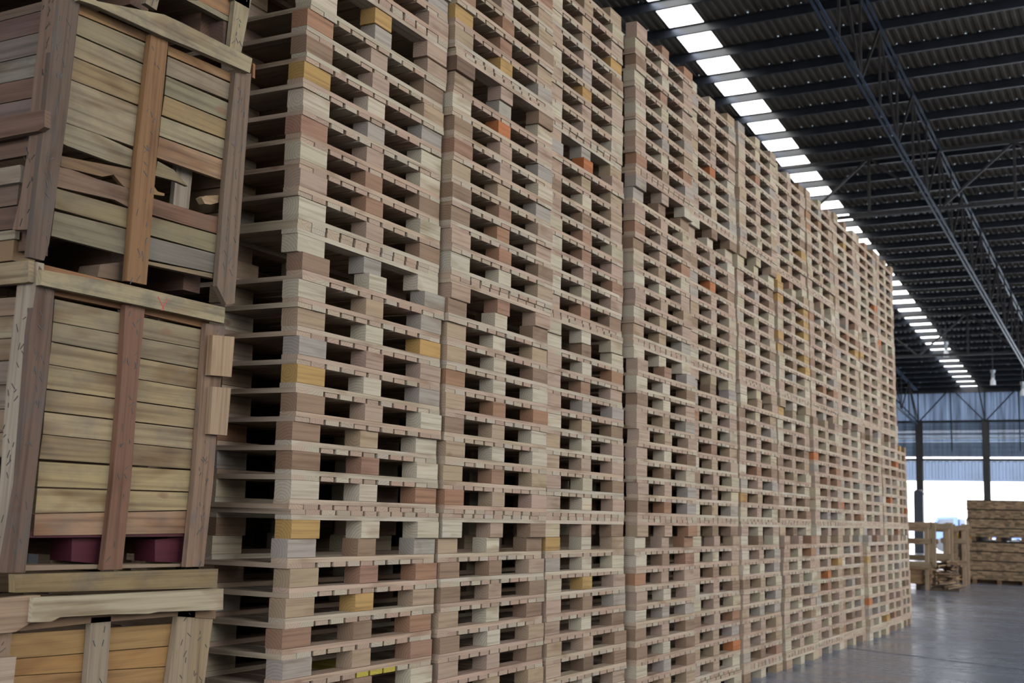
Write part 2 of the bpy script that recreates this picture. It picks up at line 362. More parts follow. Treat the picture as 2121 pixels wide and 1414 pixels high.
# ------------------------------------------------------------------ crates: (crate, part, plane axis, plane, thickness, colour, outline, grain)
CRATE = [
('A','corner_post','X',0.0,0.022,(178,160,124),[(-0.544,3.31),(-0.447,3.349),(-0.491,3.096),(-0.558,3.094)],'v'),
('A','planks','X',-0.024,0.02,(176,132,86),[(-0.796,3.24),(-0.519,3.324),(-0.527,3.229),(-0.721,3.225)],'h'),
('A','base_board','X',-0.024,0.022,(165,150,115),[(-0.782,3.202),(-0.721,3.225),(-0.527,3.226),(-0.531,3.209),(-0.573,3.204),(-0.681,3.204)],'h'),
('A','batten','X',0.0,0.022,(160,140,112),[(-0.999,3.158),(-0.935,3.184),(-0.952,3.091),(-1.008,3.096)],'v'),
('A','base_block','X',-0.03,0.09,(120,92,76),[(-0.57,3.204),(-0.523,3.213),(-0.526,3.111),(-0.562,3.112)],'h'),
('B','top_rail','X',0.024,0.024,(184,166,128),[(-1.327,3.035),(-1.248,3.004),(-0.938,3.076),(-0.847,3.08),(-0.451,3.082),(-0.46,3.019),(-0.781,3.005),(-0.931,2.995),(-1.249,2.987),(-1.321,2.978)],'h'),
('B','corner_post','X',0.0,0.022,(118,96,76),[(-1.397,2.974),(-1.297,3.014),(-1.312,2.588),(-1.343,2.146),(-1.358,2.088),(-1.418,2.088),(-1.404,2.505)],'v'),
('B','batten','X',0.0,0.022,(158,116,72),[(-0.971,2.995),(-0.884,3.027),(-0.9,2.593),(-0.907,2.09),(-1.001,2.088),(-0.996,2.536)],'v'),
('B','corner_post','X',0.0,0.022,(138,114,90),[(-0.517,3.004),(-0.424,3.032),(-0.432,2.659),(-0.442,2.101),(-0.488,2.088),(-0.546,2.151),(-0.537,2.566)],'v'),
('B','planks','X',-0.024,0.018,(178,136,84),[(-1.277,2.989),(-0.945,3.003),(-0.942,2.971),(-1.278,2.955)],'h'),
('B','planks','X',-0.024,0.018,(178,136,84),[(-0.861,2.995),(-0.491,3.008),(-0.492,2.972),(-0.858,2.96)],'h'),
('B','planks','X',-0.024,0.018,(160,142,108),[(-1.282,2.95),(-0.946,2.964),(-0.952,2.888),(-1.283,2.883)],'h'),
('B','planks','X',-0.024,0.018,(160,142,112),[(-0.857,2.954),(-0.494,2.965),(-0.497,2.897),(-0.859,2.883)],'h'),
('B','planks','X',-0.024,0.018,(168,150,112),[(-1.284,2.877),(-0.953,2.882),(-0.959,2.811),(-1.287,2.804)],'h'),
('B','planks','X',-0.024,0.018,(160,146,112),[(-0.858,2.878),(-0.499,2.884),(-0.506,2.815),(-0.86,2.807)],'h'),
('B','planks','X',-0.024,0.018,(170,142,98),[(-1.287,2.8),(-0.96,2.805),(-0.963,2.73),(-1.29,2.722)],'h'),
('B','planks','X',-0.024,0.018,(176,146,98),[(-0.86,2.803),(-0.505,2.809),(-0.506,2.738),(-0.867,2.729)],'h'),
('B','planks','X',-0.024,0.018,(176,156,122),[(-1.29,2.719),(-0.964,2.723),(-0.969,2.575),(-1.295,2.57)],'h'),
('B','planks','X',-0.024,0.018,(178,162,126),[(-0.869,2.721),(-0.508,2.732),(-0.506,2.657),(-0.872,2.649)],'h'),
('B','planks','X',-0.024,0.018,(190,152,112),[(-0.872,2.644),(-0.508,2.651),(-0.515,2.572),(-0.877,2.566)],'h'),
('B','planks','X',-0.024,0.018,(166,152,118),[(-1.296,2.567),(-1.155,2.571),(-0.973,2.559),(-0.973,2.499),(-1.091,2.491),(-1.281,2.494),(-1.302,2.496)],'h'),
('B','planks','X',-0.02,0.016,(178,158,118),[(-0.875,2.552),(-0.791,2.541),(-0.714,2.499),(-0.777,2.503),(-0.884,2.496)],'h'),
('B','planks','X',-0.024,0.018,(142,110,74),[(-1.301,2.454),(-1.198,2.465),(-0.976,2.492),(-0.973,2.411),(-1.028,2.423),(-1.073,2.45),(-1.122,2.43),(-1.302,2.418)],'h'),
('B','planks','X',-0.018000000000000002,0.014,(172,134,82),[(-0.887,2.455),(-0.867,2.441),(-0.832,2.442),(-0.833,2.433),(-0.888,2.425)],'h'),
('B','planks','X',-0.024,0.018,(146,116,88),[(-1.305,2.415),(-1.264,2.419),(-1.139,2.416),(-1.0,2.42),(-0.975,2.396),(-0.977,2.351),(-1.06,2.364),(-1.309,2.347)],'h'),
('B','planks','X',-0.024,0.018,(140,100,72),[(-0.881,2.413),(-0.827,2.413),(-0.611,2.417),(-0.514,2.426),(-0.516,2.358),(-0.716,2.354),(-0.879,2.353)],'h'),
('B','planks','X',-0.024,0.018,(158,140,102),[(-1.31,2.341),(-0.982,2.348),(-0.979,2.278),(-1.312,2.275)],'h'),
('B','planks','X',-0.024,0.018,(154,140,102),[(-0.88,2.345),(-0.516,2.353),(-0.517,2.282),(-0.882,2.277)],'h'),
('B','planks','X',-0.024,0.018,(150,135,108),[(-1.312,2.264),(-0.981,2.274),(-0.978,2.183),(-1.317,2.181)],'h'),
('B','planks','X',-0.024,0.018,(142,132,114),[(-0.881,2.269),(-0.518,2.278),(-0.519,2.205),(-0.884,2.189)],'h'),
('B','base_board','X',-0.028,0.03,(160,136,100),[(-0.879,2.183),(-0.519,2.202),(-0.519,2.184),(-0.88,2.171)],'h'),
('B','base_block','X',-0.054,0.1,(136,112,88),[(-1.074,2.135),(-0.952,2.17),(-0.952,2.097),(-1.084,2.09)],'h'),
('B','repair_slat','X',-0.075,0.02,(176,160,138),[(-0.722,2.613),(-0.636,2.612),(-0.644,2.434),(-0.727,2.43)],'v'),
('B','broken_stub','X',-0.03,0.03,(196,164,122),[(-0.628,2.477),(-0.606,2.491),(-0.51,2.517),(-0.505,2.494),(-0.575,2.464),(-0.608,2.459)],'h'),
('B','rail_end','X',-0.01,0.05,(165,110,66),[(-0.405,3.085),(-0.392,3.082),(-0.39,3.024),(-0.405,3.025)],'h'),
('C','top_rail','X',0.024,0.024,(188,170,130),[(-1.384,2.052),(-1.033,2.069),(-0.52,2.07),(-0.521,2.01),(-0.935,2.008),(-1.383,2.003)],'h'),
('C','top_board','X',-0.02,0.022,(172,124,78),[(-1.359,2.08),(-1.006,2.08),(-0.512,2.08),(-0.569,1.986),(-0.982,1.991),(-1.29,1.988),(-1.345,2.008)],'h'),
('C','corner_post','X',0.0,0.022,(122,96,76),[(-1.375,2.068),(-1.307,2.013),(-1.304,1.754),(-1.321,1.38),(-1.331,1.102),(-1.417,1.104),(-1.387,1.378),(-1.391,1.848)],'v'),
('C','batten','X',0.0,0.024,(140,100,74),[(-0.999,2.005),(-0.907,2.011),(-0.914,1.715),(-0.914,1.394),(-0.927,1.102),(-1.012,1.102),(-0.996,1.391),(-0.992,1.735)],'v'),
('C','corner_post','X',0.0,0.022,(158,126,98),[(-0.593,2.0),(-0.486,2.004),(-0.497,1.664),(-0.501,1.409),(-0.523,1.102),(-0.618,1.102),(-0.602,1.405),(-0.597,1.778)],'v'),
('C','planks','X',-0.024,0.018,(170,150,112),[(-1.282,1.977),(-0.564,1.978),(-0.565,1.907),(-1.281,1.904)],'h'),
('C','planks','X',-0.024,0.018,(164,144,112),[(-1.281,1.901),(-0.564,1.904),(-0.565,1.831),(-1.281,1.839)],'h'),
('C','planks','X',-0.024,0.018,(178,154,112),[(-1.281,1.834),(-0.564,1.827),(-0.564,1.755),(-1.284,1.764)],'h'),
('C','planks','X',-0.024,0.018,(182,160,118),[(-1.283,1.761),(-0.564,1.752),(-0.569,1.678),(-1.285,1.684)],'h'),
('C','planks','X',-0.024,0.018,(174,150,110),[(-1.285,1.679),(-0.568,1.674),(-0.571,1.607),(-1.287,1.612)],'h'),
('C','planks','X',-0.024,0.018,(186,166,124),[(-1.286,1.607),(-0.571,1.603),(-0.571,1.53),(-1.286,1.538)],'h'),
('C','planks','X',-0.024,0.018,(166,140,100),[(-1.286,1.535),(-0.571,1.527),(-0.571,1.457),(-1.292,1.458)],'h'),
('C','planks','X',-0.024,0.018,(184,160,112),[(-1.291,1.449),(-0.571,1.451),(-0.569,1.375),(-1.291,1.37)],'h'),
('C','planks','X',-0.024,0.018,(186,164,118),[(-1.29,1.364),(-0.568,1.37),(-0.568,1.308),(-1.291,1.287)],'h'),
('C','planks','X',-0.024,0.018,(186,146,112),[(-1.291,1.282),(-0.568,1.304),(-0.565,1.223),(-1.29,1.215)],'h'),
('C','pallet_deck','X',-0.029,0.1,(88,34,38),[(-1.306,1.228),(-0.585,1.227),(-0.586,1.211),(-1.307,1.208)],'h'),
('C','pallet_block','X',-0.054,0.1,(92,26,40),[(-1.106,1.206),(-0.969,1.205),(-0.965,1.118),(-1.102,1.13)],'h'),
('C','pallet_block','X',-0.054,0.1,(96,27,42),[(-0.726,1.199),(-0.557,1.209),(-0.554,1.115),(-0.719,1.121)],'h'),
('C','pallet_skid','X',-0.029,0.09,(165,140,112),[(-1.311,1.123),(-0.583,1.112),(-0.585,1.102),(-1.312,1.106)],'h'),
('C','corner_cleat','X',0.024,0.024,(196,164,128),[(-0.578,1.957),(-0.457,1.967),(-0.462,1.812),(-0.579,1.806)],'v'),
('C','corner_cleat','X',0.024,0.024,(190,160,126),[(-0.561,1.765),(-0.46,1.769),(-0.467,1.589),(-0.562,1.588)],'v'),
('D','top_rail','X',0.024,0.03,(160,136,92),[(-1.389,1.099),(-0.471,1.093),(-0.472,1.024),(-1.383,1.044)],'h'),
('D','front_rail','X',0.05,0.03,(200,184,150),[(-1.336,1.029),(-1.122,1.026),(-0.465,1.022),(-0.461,0.945),(-0.795,0.956),(-0.839,0.952),(-1.009,0.96),(-1.224,0.963),(-1.259,0.951),(-1.337,0.954)],'h'),
('D','under_rail','X',0.0,0.022,(150,118,86),[(-1.451,1.023),(-0.445,1.022),(-0.443,0.908),(-0.664,0.93),(-1.066,0.93),(-1.441,0.922)],'h'),
('D','left_rail','X',0.034,0.024,(182,152,122),[(-1.512,1.028),(-1.344,1.034),(-1.295,1.033),(-1.295,1.008),(-1.329,0.949),(-1.379,0.927),(-1.502,0.926)],'h'),
('D','batten','X',0.0,0.022,(168,150,124),[(-1.048,0.948),(-0.961,0.947),(-0.959,0.729),(-0.959,0.0),(-1.059,0.0),(-1.05,0.739)],'v'),
('D','corner_post','X',0.0,0.022,(176,154,122),[(-0.642,0.945),(-0.552,0.943),(-0.567,0.689),(-0.573,0.0),(-0.683,0.0),(-0.67,0.699)],'v'),
('D','corner_post','X',-0.005,0.022,(172,148,112),[(-0.557,0.942),(-0.447,0.939),(-0.475,0.679),(-0.486,0.0),(-0.583,0.0),(-0.57,0.688)],'v'),
('D','corner_post','X',0.0,0.022,(160,132,104),[(-1.469,0.926),(-1.362,0.926),(-1.366,0.849),(-1.367,0.64),(-1.44,0.65)],'v'),
('D','left_stub','X',0.024,0.022,(196,172,146),[(-1.486,0.854),(-1.359,0.851),(-1.362,0.773),(-1.363,0.743),(-1.476,0.755)],'h'),
('D','planks','X',-0.024,0.018,(176,138,84),[(-1.352,0.914),(-0.628,0.9),(-0.637,0.825),(-1.356,0.839)],'h'),
('D','planks','X',-0.024,0.018,(184,138,78),[(-1.344,0.836),(-0.621,0.821),(-0.63,0.753),(-1.351,0.788)],'h'),
('D','planks','X',-0.024,0.018,(182,140,84),[(-1.339,0.785),(-0.614,0.749),(-0.624,0.685),(-1.346,0.738)],'h'),
('D','planks','X',-0.024,0.018,(178,136,80),[(-1.334,0.735),(-0.608,0.681),(-0.617,0.614),(-1.34,0.682)],'h'),
('D','planks','X',-0.024,0.018,(176,136,84),[(-1.328,0.679),(-0.601,0.61),(-0.611,0.549),(-1.335,0.631)],'h'),
('B','left_post','Y',-1.4,0.022,(148,120,98),[(-0.062,2.976),(-0.001,2.964),(-0.002,2.577),(-0.023,2.468),(-0.004,2.291),(-0.009,2.182),(-0.109,2.19),(-0.085,2.299),(-0.068,2.473),(-0.072,2.587)],'v'),
('B','left_batten','Y',-1.425,0.024,(134,104,84),[(-1.0,2.565),(0.001,2.569),(0.025,2.566),(0.03,2.51),(0.002,2.5),(-1.0,2.486)],'h'),
('B','side_planks','Y',-1.376,0.018,(128,104,84),[(-1.0,2.959),(-0.091,2.972),(-0.092,2.941),(-1.0,2.927)],'h'),
('B','side_planks','Y',-1.376,0.018,(132,102,86),[(-1.0,2.925),(-0.087,2.938),(-0.083,2.866),(-1.0,2.856)],'h'),
('B','side_planks','Y',-1.376,0.018,(142,124,110),[(-1.0,2.854),(-0.078,2.863),(-0.074,2.791),(-1.0,2.785)],'h'),
('B','side_planks','Y',-1.376,0.018,(158,148,130),[(-1.0,2.782),(-0.069,2.787),(-0.065,2.712),(-1.0,2.716)],'h'),
('B','side_planks','Y',-1.376,0.018,(138,106,86),[(-1.0,2.714),(-0.06,2.709),(-0.057,2.641),(-1.0,2.642)],'h'),
('B','side_planks','Y',-1.376,0.018,(140,116,106),[(-1.0,2.64),(-0.052,2.637),(-0.05,2.583),(-1.0,2.586)],'h'),
('B','side_planks','Y',-1.376,0.018,(130,100,80),[(-1.0,2.584),(-0.045,2.58),(-0.041,2.504),(-1.0,2.501)],'h'),
('B','side_planks','Y',-1.376,0.018,(132,104,82),[(-1.0,2.499),(-0.036,2.501),(-0.034,2.445),(-1.0,2.438)],'h'),
('B','side_cleat','Y',-1.396,0.02,(188,172,150),[(-1.0,2.403),(-0.103,2.407),(-0.1,2.349),(-1.0,2.342)],'h'),
('B','side_planks','Y',-1.376,0.018,(140,112,88),[(-1.0,2.344),(-0.126,2.35),(-0.128,2.281),(-1.0,2.276)],'h'),
('B','side_planks','Y',-1.376,0.018,(128,98,80),[(-1.0,2.273),(-0.117,2.276),(-0.118,2.201),(-1.0,2.203)],'h'),
('B','side_planks','Y',-1.38,0.018,(172,158,130),[(-1.0,2.189),(-0.12,2.196),(-0.119,2.166),(-1.0,2.16)],'h'),
('B','base_block','Y',-1.37,0.09,(170,140,104),[(-1.0,2.157),(-0.134,2.166),(-0.135,2.097),(-1.0,2.092)],'v'),
('C','left_rail','Y',-1.41,0.024,(176,154,118),[(-1.0,2.079),(-0.009,2.08),(-0.003,2.011),(-0.012,2.009),(-1.0,2.006)],'h'),
('C','left_post','Y',-1.385,0.03,(184,166,142),[(-0.083,2.013),(-0.032,2.085),(-0.001,2.079),(-0.001,1.953),(-0.001,1.744),(-0.011,1.512),(-0.019,1.334),(-0.035,1.102),(-0.124,1.102),(-0.084,1.377),(-0.094,1.695),(-0.085,1.933)],'v'),
('C','side_planks','Y',-1.361,0.018,(166,136,108),[(-1.0,1.974),(-0.111,1.976),(-0.112,1.917),(-1.0,1.918)],'h'),
('C','side_planks','Y',-1.361,0.018,(178,158,126),[(-1.0,1.915),(-0.104,1.914),(-0.103,1.843),(-1.0,1.843)],'h'),
('C','side_planks','Y',-1.361,0.018,(160,132,100),[(-1.0,1.84),(-0.094,1.84),(-0.094,1.77),(-1.0,1.77)],'h'),
('C','side_planks','Y',-1.361,0.018,(148,128,108),[(-1.0,1.767),(-0.086,1.767),(-0.084,1.692),(-1.0,1.692)],'h'),
('C','side_planks','Y',-1.361,0.018,(160,140,116),[(-1.0,1.689),(-0.076,1.689),(-0.075,1.614),(-1.0,1.615)],'h'),
('C','side_planks','Y',-1.361,0.018,(158,132,104),[(-1.0,1.612),(-0.067,1.611),(-0.065,1.539),(-1.0,1.541)],'h'),
('C','side_planks','Y',-1.361,0.018,(160,136,106),[(-1.0,1.538),(-0.058,1.536),(-0.056,1.459),(-1.0,1.462)],'h'),
]
CINFO = {
 'A': ('old wooden crate on top of the crate stack, cut by the top of the photo', (3.09, 4.1), -1.40),
 'B': ('old slatted crate with broken planks, second from top of the crate stack', (2.10, 3.09), -1.40),
 'C': ('slatted crate with red pallet base, under the broken crate', (1.11, 2.08), -1.385),
 'D': ('crate with yellow pine planks and cream front rail, bottom of the crate stack', (0.0, 1.10), -1.45)}
CG = .35
croot = {}
for k, (lab, (z0, z1), yl) in CINFO.items():
    croot[k] = r = thing('wooden_crate', lab, 'crate', (-.5, -.93, z0), 'crates in the stack at the left')
    off = Vector((-.5, -.93, z0))
    panels = {}; staples = MB()
    for cr, part, ax, pl, th, col, pts, gr in CRATE:
        if cr != k: continue
        cl = lin(col, CG)
        if ax == 'X': P = [Vector((pl, a, b))-off for a, b in pts]; dv = Vector((-th, 0, 0)); g = Vector((0, 1, 0))
        else: P = [Vector((a, pl, b))-off for a, b in pts]; dv = Vector((0, th, 0)); g = Vector((1, 0, 0))
        if gr == 'v':
            g = Vector((0, 0, 1))
            zs = [p.z for p in P]; top = [p for p in P if p.z > max(zs)-.08]; bot = [p for p in P if p.z < min(zs)+.08]
            ct = sum(top, Vector())/len(top); cb = sum(bot, Vector())/len(bot); g = (ct-cb).normalized()
            if part in ('corner_post', 'batten', 'left_post'):
                for i in range(26 if ct.z-cb.z > .6 else 10):
                    f = rnd.random(); p = cb.lerp(ct, f); hw = .028
                    s = g.cross(dv).normalized()*rnd.uniform(-hw, hw)
                    a = rnd.uniform(-1, 1); dd = (g*math.cos(a)+g.cross(dv).normalized()*math.sin(a))*rnd.uniform(.006, .014)
                    o_ = -dv.normalized()*.0004
                    staples.bar(p+s-dd+o_, p+s+dd+o_, .0022, .0022, (1, 1, 1))
        name = {'planks': 'plank_panel', 'side_planks': 'side_panel'}.get(part, part)
        if name in ('plank_panel', 'side_panel'):
            b = panels.setdefault(name, MB()); b.prism(P, dv, g, jitc(cl, .04))
        else:
            b = MB(); b.prism(P, dv, g, cl); obj(name, b, OLD if part in ('top_rail', 'corner_post', 'base_board', 'left_rail') and k in 'ABC' or (k, part) == ('D', 'top_rail') else WOOD, r)
    h = z1-z0; ya = yl+.93; yb = -.47+.93
    tone = lin((150, 122, 92), CG)
    if k == 'A':
        b = panels['plank_panel']
        for i in range(8): b.box(.46, .478, ya+.03, yb-.03, .27+i*.1, .362+i*.1, jitc(tone), 'y')
        b = MB(); b.box(.478, .5, yb-.09, yb+.01, .2, h, lin((170, 150, 118), CG), 'z'); obj('corner_post', b, OLD, r)
        b = MB(); b.box(.478, .5, ya, ya+.09, .1, h, lin((140, 112, 84), CG), 'z'); obj('corner_post', b, OLD, r)
        b = MB()
        for i in range(9): b.box(-.5, .45, ya, ya+.018, .1+i*.1, .192+i*.1, jitc(tone), 'x')
        obj('side_panel', b, WOOD, r)
    if k == 'D':
        b = panels['plank_panel']
        for i in range(5): b.box(.458, .476, ya+.05, yb-.03, .06+i*.1, .152+i*.1, jitc(lin((178, 138, 82), CG)), 'y')
        b = MB()
        for i in range(10): b.box(-.5, .45, ya, ya+.018, .06+i*.1, .152+i*.1, jitc(tone), 'x')
        obj('side_panel', b, WOOD, r)
    for name, b in panels.items(): obj(name, b, PLANK if k != 'D' else WOOD, r)
    if staples.v: tag(obj('staple', staples, NAIL, r), kind='stuff')
    b = MB()                                      # the two sides the photo does not show, and the floor of the crate
    for i in range(max(1, int((h-.2)/.1))):
        z = .16+i*.1
        b.box(-.5, -.482, ya, yb, z, z+.094, jitc(tone), 'y'); b.box(-.48, .45, yb-.018, yb, z, z+.094, jitc(tone), 'x')
    obj('rear_panel', b, WOOD, r)
    b = MB()
    for i in range(9): b.box(-.48, .44, ya+.03+i*.1, ya+.122+i*.1, .14, .158, jitc(tone), 'x')
    for y in (ya+.05, (ya+yb)/2-.05, yb-.15): b.box(-.48, .40, y, y+.09, .03, .14, jitc(lin((120, 90, 70), CG)), 'x')
    obj('floor_board', b, WOOD, r)
    b = MB()
    for y in (ya+.02, yb-.11): b.box(-.52, -.498, y, y+.09, .0, h, jitc(tone), 'z')
    obj('rear_post', b, WOOD, r)
b = MB()                                           # red crayon cross on the rail of the third crate
q = Vector((.5, .93, -1.11))
for a, c in (((.0247, -.873, 2.054), (.0247, -.838, 2.012)), ((.0247, -.826, 2.052), (.0247, -.852, 2.006))):
    b.bar(Vector(a)+q, Vector(c)+q, .0012, .0025, (1, 1, 1))
obj('crayon_mark', b, plain('red_crayon', (.35, .03, .03), .8), croot['C'])

b = MB()                                           # unseen crates added at the left to block light from the pallet sides
for sx in range(3):
    for sz in range(4):
        x1 = -1.1-sx*1.08+rnd.uniform(-.02, .02); z0 = sz*1.03
        for i in range(9):
            z = z0+.14+i*.098
            for q in ((x1-.98, x1, -1.4, -1.382), (x1-.98, x1, -.5, -.482), (x1-.02, x1, -1.38, -.5), (x1-1, x1-.98, -1.38, -.5)):
                b.box(*q, z, z+.09, jitc(lin((150, 122, 92), CG)), 'x' if q[1]-q[0] > .5 else 'y')
        for xx in (x1-1.01, x1-.07):
            for yy in (-1.42, -.55): b.box(xx, xx+.08, yy, yy+.09, z0, z0+1.03, lin((140, 110, 80), CG), 'z')
tag(obj('wooden_crate', b, WOOD), 'unseen wooden crates added farther left to block light from the pallet sides', 'crate', 'added crates beyond the left edge', 'stuff')

# ------------------------------------------------------------------ the hall (its axis is turned a little against the wall of pallets)
BR = -.019
ZE, SL, YW = 8.27, .11, 60.0
def zr(y): return ZE+SL*(YW-y)
RWH = 3.2
X0, X1, Y0 = -10.6, 15.0, -8.5
def st(name, mb_, mat, label=None):
    o = obj(name, mb_, mat); o.rotation_euler.z = BR; o['kind'] = 'structure'
    if label: o['label'] = label
    return o
def inb(p):                                        # hall frame -> world
    return Vector((p[0]*math.cos(BR)-p[1]*math.sin(BR), p[0]*math.sin(BR)+p[1]*math.cos(BR), p[2]))

def concrete():
    m_, t, N = nt('polished_concrete'); L = t.links.new
    out = N('ShaderNodeOutputMaterial'); bs = N('ShaderNodeBsdfPrincipled'); L(bs.outputs[0], out.inputs[0])
    tc = N('ShaderNodeTexCoord')
    n1 = N('ShaderNodeTexNoise', i_Scale=.5, i_Detail=6.0, i_Roughness=.65); L(tc.outputs['Object'], n1.inputs['Vector'])
    mp = N('ShaderNodeMapping'); mp.inputs['Scale'].default_value = (.35, 2.2, 1); L(tc.outputs['Object'], mp.inputs[0])
    n2 = N('ShaderNodeTexNoise', i_Scale=1.2, i_Detail=5.0, i_Distortion=1.2); L(mp.outputs[0], n2.inputs['Vector'])
    c = ramp(t, n1.outputs[0], [(.3, (.09, .095, .107)), (.55, (.125, .131, .147)), (.75, (.15, .157, .175))])
    c = mixc(t, .6, c, ramp(t, n2.outputs[0], [(.32, (.075, .08, .09)), (.5, (.128, .135, .15)), (.72, (.15, .158, .176))]))
    L(c, bs.inputs['Base Color'])
    L(ramp(t, n2.outputs[0], [(.3, (.14, .14, .14)), (.7, (.34, .34, .34))]), bs.inputs['Roughness'])
    n3 = N('ShaderNodeTexNoise', i_Scale=9.0, i_Detail=3.0); L(tc.outputs['Object'], n3.inputs['Vector'])
    b_ = N('ShaderNodeBump', i_Strength=.06, i_Distance=.02); L(n3.outputs[0], b_.inputs['Height']); L(b_.outputs[0], bs.inputs['Normal'])
    bs.inputs['Specular IOR Level'].default_value = .45
    return m_
b = MB(); b.box(X0, X1, Y0, YW+.5, -.3, 0); st('floor', b, concrete())
b = MB(); b.bar((-3.2, 20.45, .001), (5.5, 14.2, .001), .07, .002); st('trim_1', b, plain('pale_joint', (.24, .245, .25), .5))
b = MB(); b.bar((-.6, 9.82, .001), (5.5, 7.25, .001), .035, .002); st('trim_4', b, plain('dark_joint', (.06, .062, .068), .6))
b = MB(); b.box(-150, 150, -120, 400, -.6, -.32)
st('ground', b, plain('pale_yard', (.42, .42, .40), .9, 0, .15, .3))

# roof: corrugated sheets with one strip of daylight panels
SKX = (-6.86, -6.16)
def corr(b, xa, xb, ya, yb, pitch=.19, amp=.02):
    n = int((xb-xa)/pitch)
    for i in range(n):
        x = xa+i*pitch; f = [(x, 0), (x+pitch*.36, 0), (x+pitch*.5, amp), (x+pitch*.86, amp), (x+pitch, 0)]
        for (p, h), (q, k) in zip(f, f[1:]):
            e = [Vector((p, ya, zr(ya)+h)), Vector((q, ya, zr(ya)+k)), Vector((q, yb, zr(yb)+k)), Vector((p, yb, zr(yb)+h))]
            nn = (e[1]-e[0]).cross(e[2]-e[0]).normalized(); b.poly(e, nn, Vector((0, 1, 0)), (1, 1, 1), (0, 0))
ROOF = plain('aged_roof_sheet', (.085, .068, .050), .4, .1, .25, .8)
b = MB(); corr(b, X0, SKX[0], Y0, YW+.6); st('ceiling', b, ROOF)
b = MB(); corr(b, SKX[1], X1, Y0, YW+.6); st('ceiling', b, ROOF)
PC = [21.88+1.262*k for k in range(7)]; PC += [29.45+(45.38-29.45)/13*k for k in range(1, 13)]
PC += [45.38+1.083*k for k in range(14)]
while PC[0] > Y0+2: PC.insert(0, PC[0]-1.262)
PUR = [(a+c)/2 for a, c in zip(PC, PC[1:])]; PUR = [PUR[0]-1.26]+PUR+[PUR[-1]+1.08]
GLOW = emis('skylight_sheet', (1, 1, .98), 1.3)
for i, (a, c) in enumerate(zip(PUR, PUR[1:])):
    b = MB(); n = Vector((0, SL, 1)).normalized()
    b.prism([Vector((SKX[0], a, zr(a)+.02)), Vector((SKX[1], a, zr(a)+.02)), Vector((SKX[1], c, zr(c)+.02)), Vector((SKX[0], c, zr(c)+.02))], n*.004, Vector((1, 0, 0)))
    st(f'window_{i+1}', b, GLOW, 'daylight panel in the roof strip')
for y in PUR:                                      # Z purlins, hung under the sheets
    b = MB(); z = zr(y)
    b.box(X0, X1, y, y+.006, z-.2, z-.002); b.box(X0, X1, y, y+.07, z-.204, z-.198); b.box(X0, X1, y-.06, y, z-.012, z-.006)
    st('roof_purlin', b, STEEL)
b = MB()                                           # fastener holes that let pin points of daylight in
for y in PUR[14:]:
    for k in range(80):
        x = -12+k*.3
        if SKX[0]-.2 < x < SKX[1]+.2 or rnd.random() < .35: continue
        r_ = rnd.choice((.008, .011, .014, .018)); yy = y-.09+rnd.uniform(-.02, .02); z = zr(yy)-.004
        b.prism([Vector((x+r_*math.cos(a_*1.047), yy+r_*math.sin(a_*1.047), z)) for a_ in range(6)], Vector((0, 0, .001)), Vector((1, 0, 0)))
st('ceiling_pinholes', b, emis('daylight_pinhole', (.7, .85, 1), .25), 'pin points of daylight at the roof fasteners')

# rafter trusses along the slope
def truss(x, ya, yb, da, db, name='rafter_truss'):
    """planar truss under the roof; depth da at ya tapering to db at yb"""
    t_ = MB(); n = max(4, int((yb-ya)/1.75)); top = []; bot = []
    for i in range(n+1):
        y = ya+(yb-ya)*i/n; top.append(Vector((x, y, zr(y)-.22))); bot.append(Vector((x, y, zr(y)-.22-(da+(db-da)*i/n))))
    root = thing(name, None, None); root['kind'] = 'structure'; root.rotation_euler.z = BR
    for nm, L_ in (('top_chord', top), ('bottom_chord', bot)):
        c_ = MB()
        for s in (-.045, .045): c_.bar(L_[0]+Vector((s, 0, 0)), L_[-1]+Vector((s, 0, 0)), .01, .08); c_.bar(L_[0]+Vector((s*1.2, 0, -.04)), L_[-1]+Vector((s*1.2, 0, -.04)), .055, .01)
        obj(nm, c_, STEELB, root)
    w = MB()
    for i in range(n):
        w.bar(top[i], bot[i], .045, .045)
        if i % 2: w.bar(top[i], bot[i+1], .05, .05); w.bar(top[i], bot[i-1], .05, .05)
    obj('web', w, RUST, root)
    return root
for x in (-9.03, -2.52): truss(x, Y0+1, YW-.6, 2.15, 1.72)
def tie(y, xa, xb, step, depth):
    root = thing('tie_truss', None, None); root['kind'] = 'structure'; root.rotation_euler.z = BR
    zt = zr(y)-.24; zb = zt-depth
    for nm, z in (('top_chord', zt), ('bottom_chord', zb)):
        c_ = MB(); c_.bar((xa, y, z), (xb, y, z), .09, .09); obj(nm, c_, RUST, root)
    w = MB(); x = xa; k = 0
    while x < xb-.1:
        w.bar((x+step/2, y, zt), (x+step/2, y, zb), .07, .07)
        w.bar((x, y, zb), (x+step/2, y, zt), .06, .06); w.bar((x+step/2, y, zt), (x+step, y, zb), .06, .06)
        x += step
    obj('web', w, RUST, root)
S2 = (9.03-2.52)*.575
for y in (29.5, 45.75): tie(y, -2.52-3.76*5, -2.52+3.76*4, 3.76, 1.62)

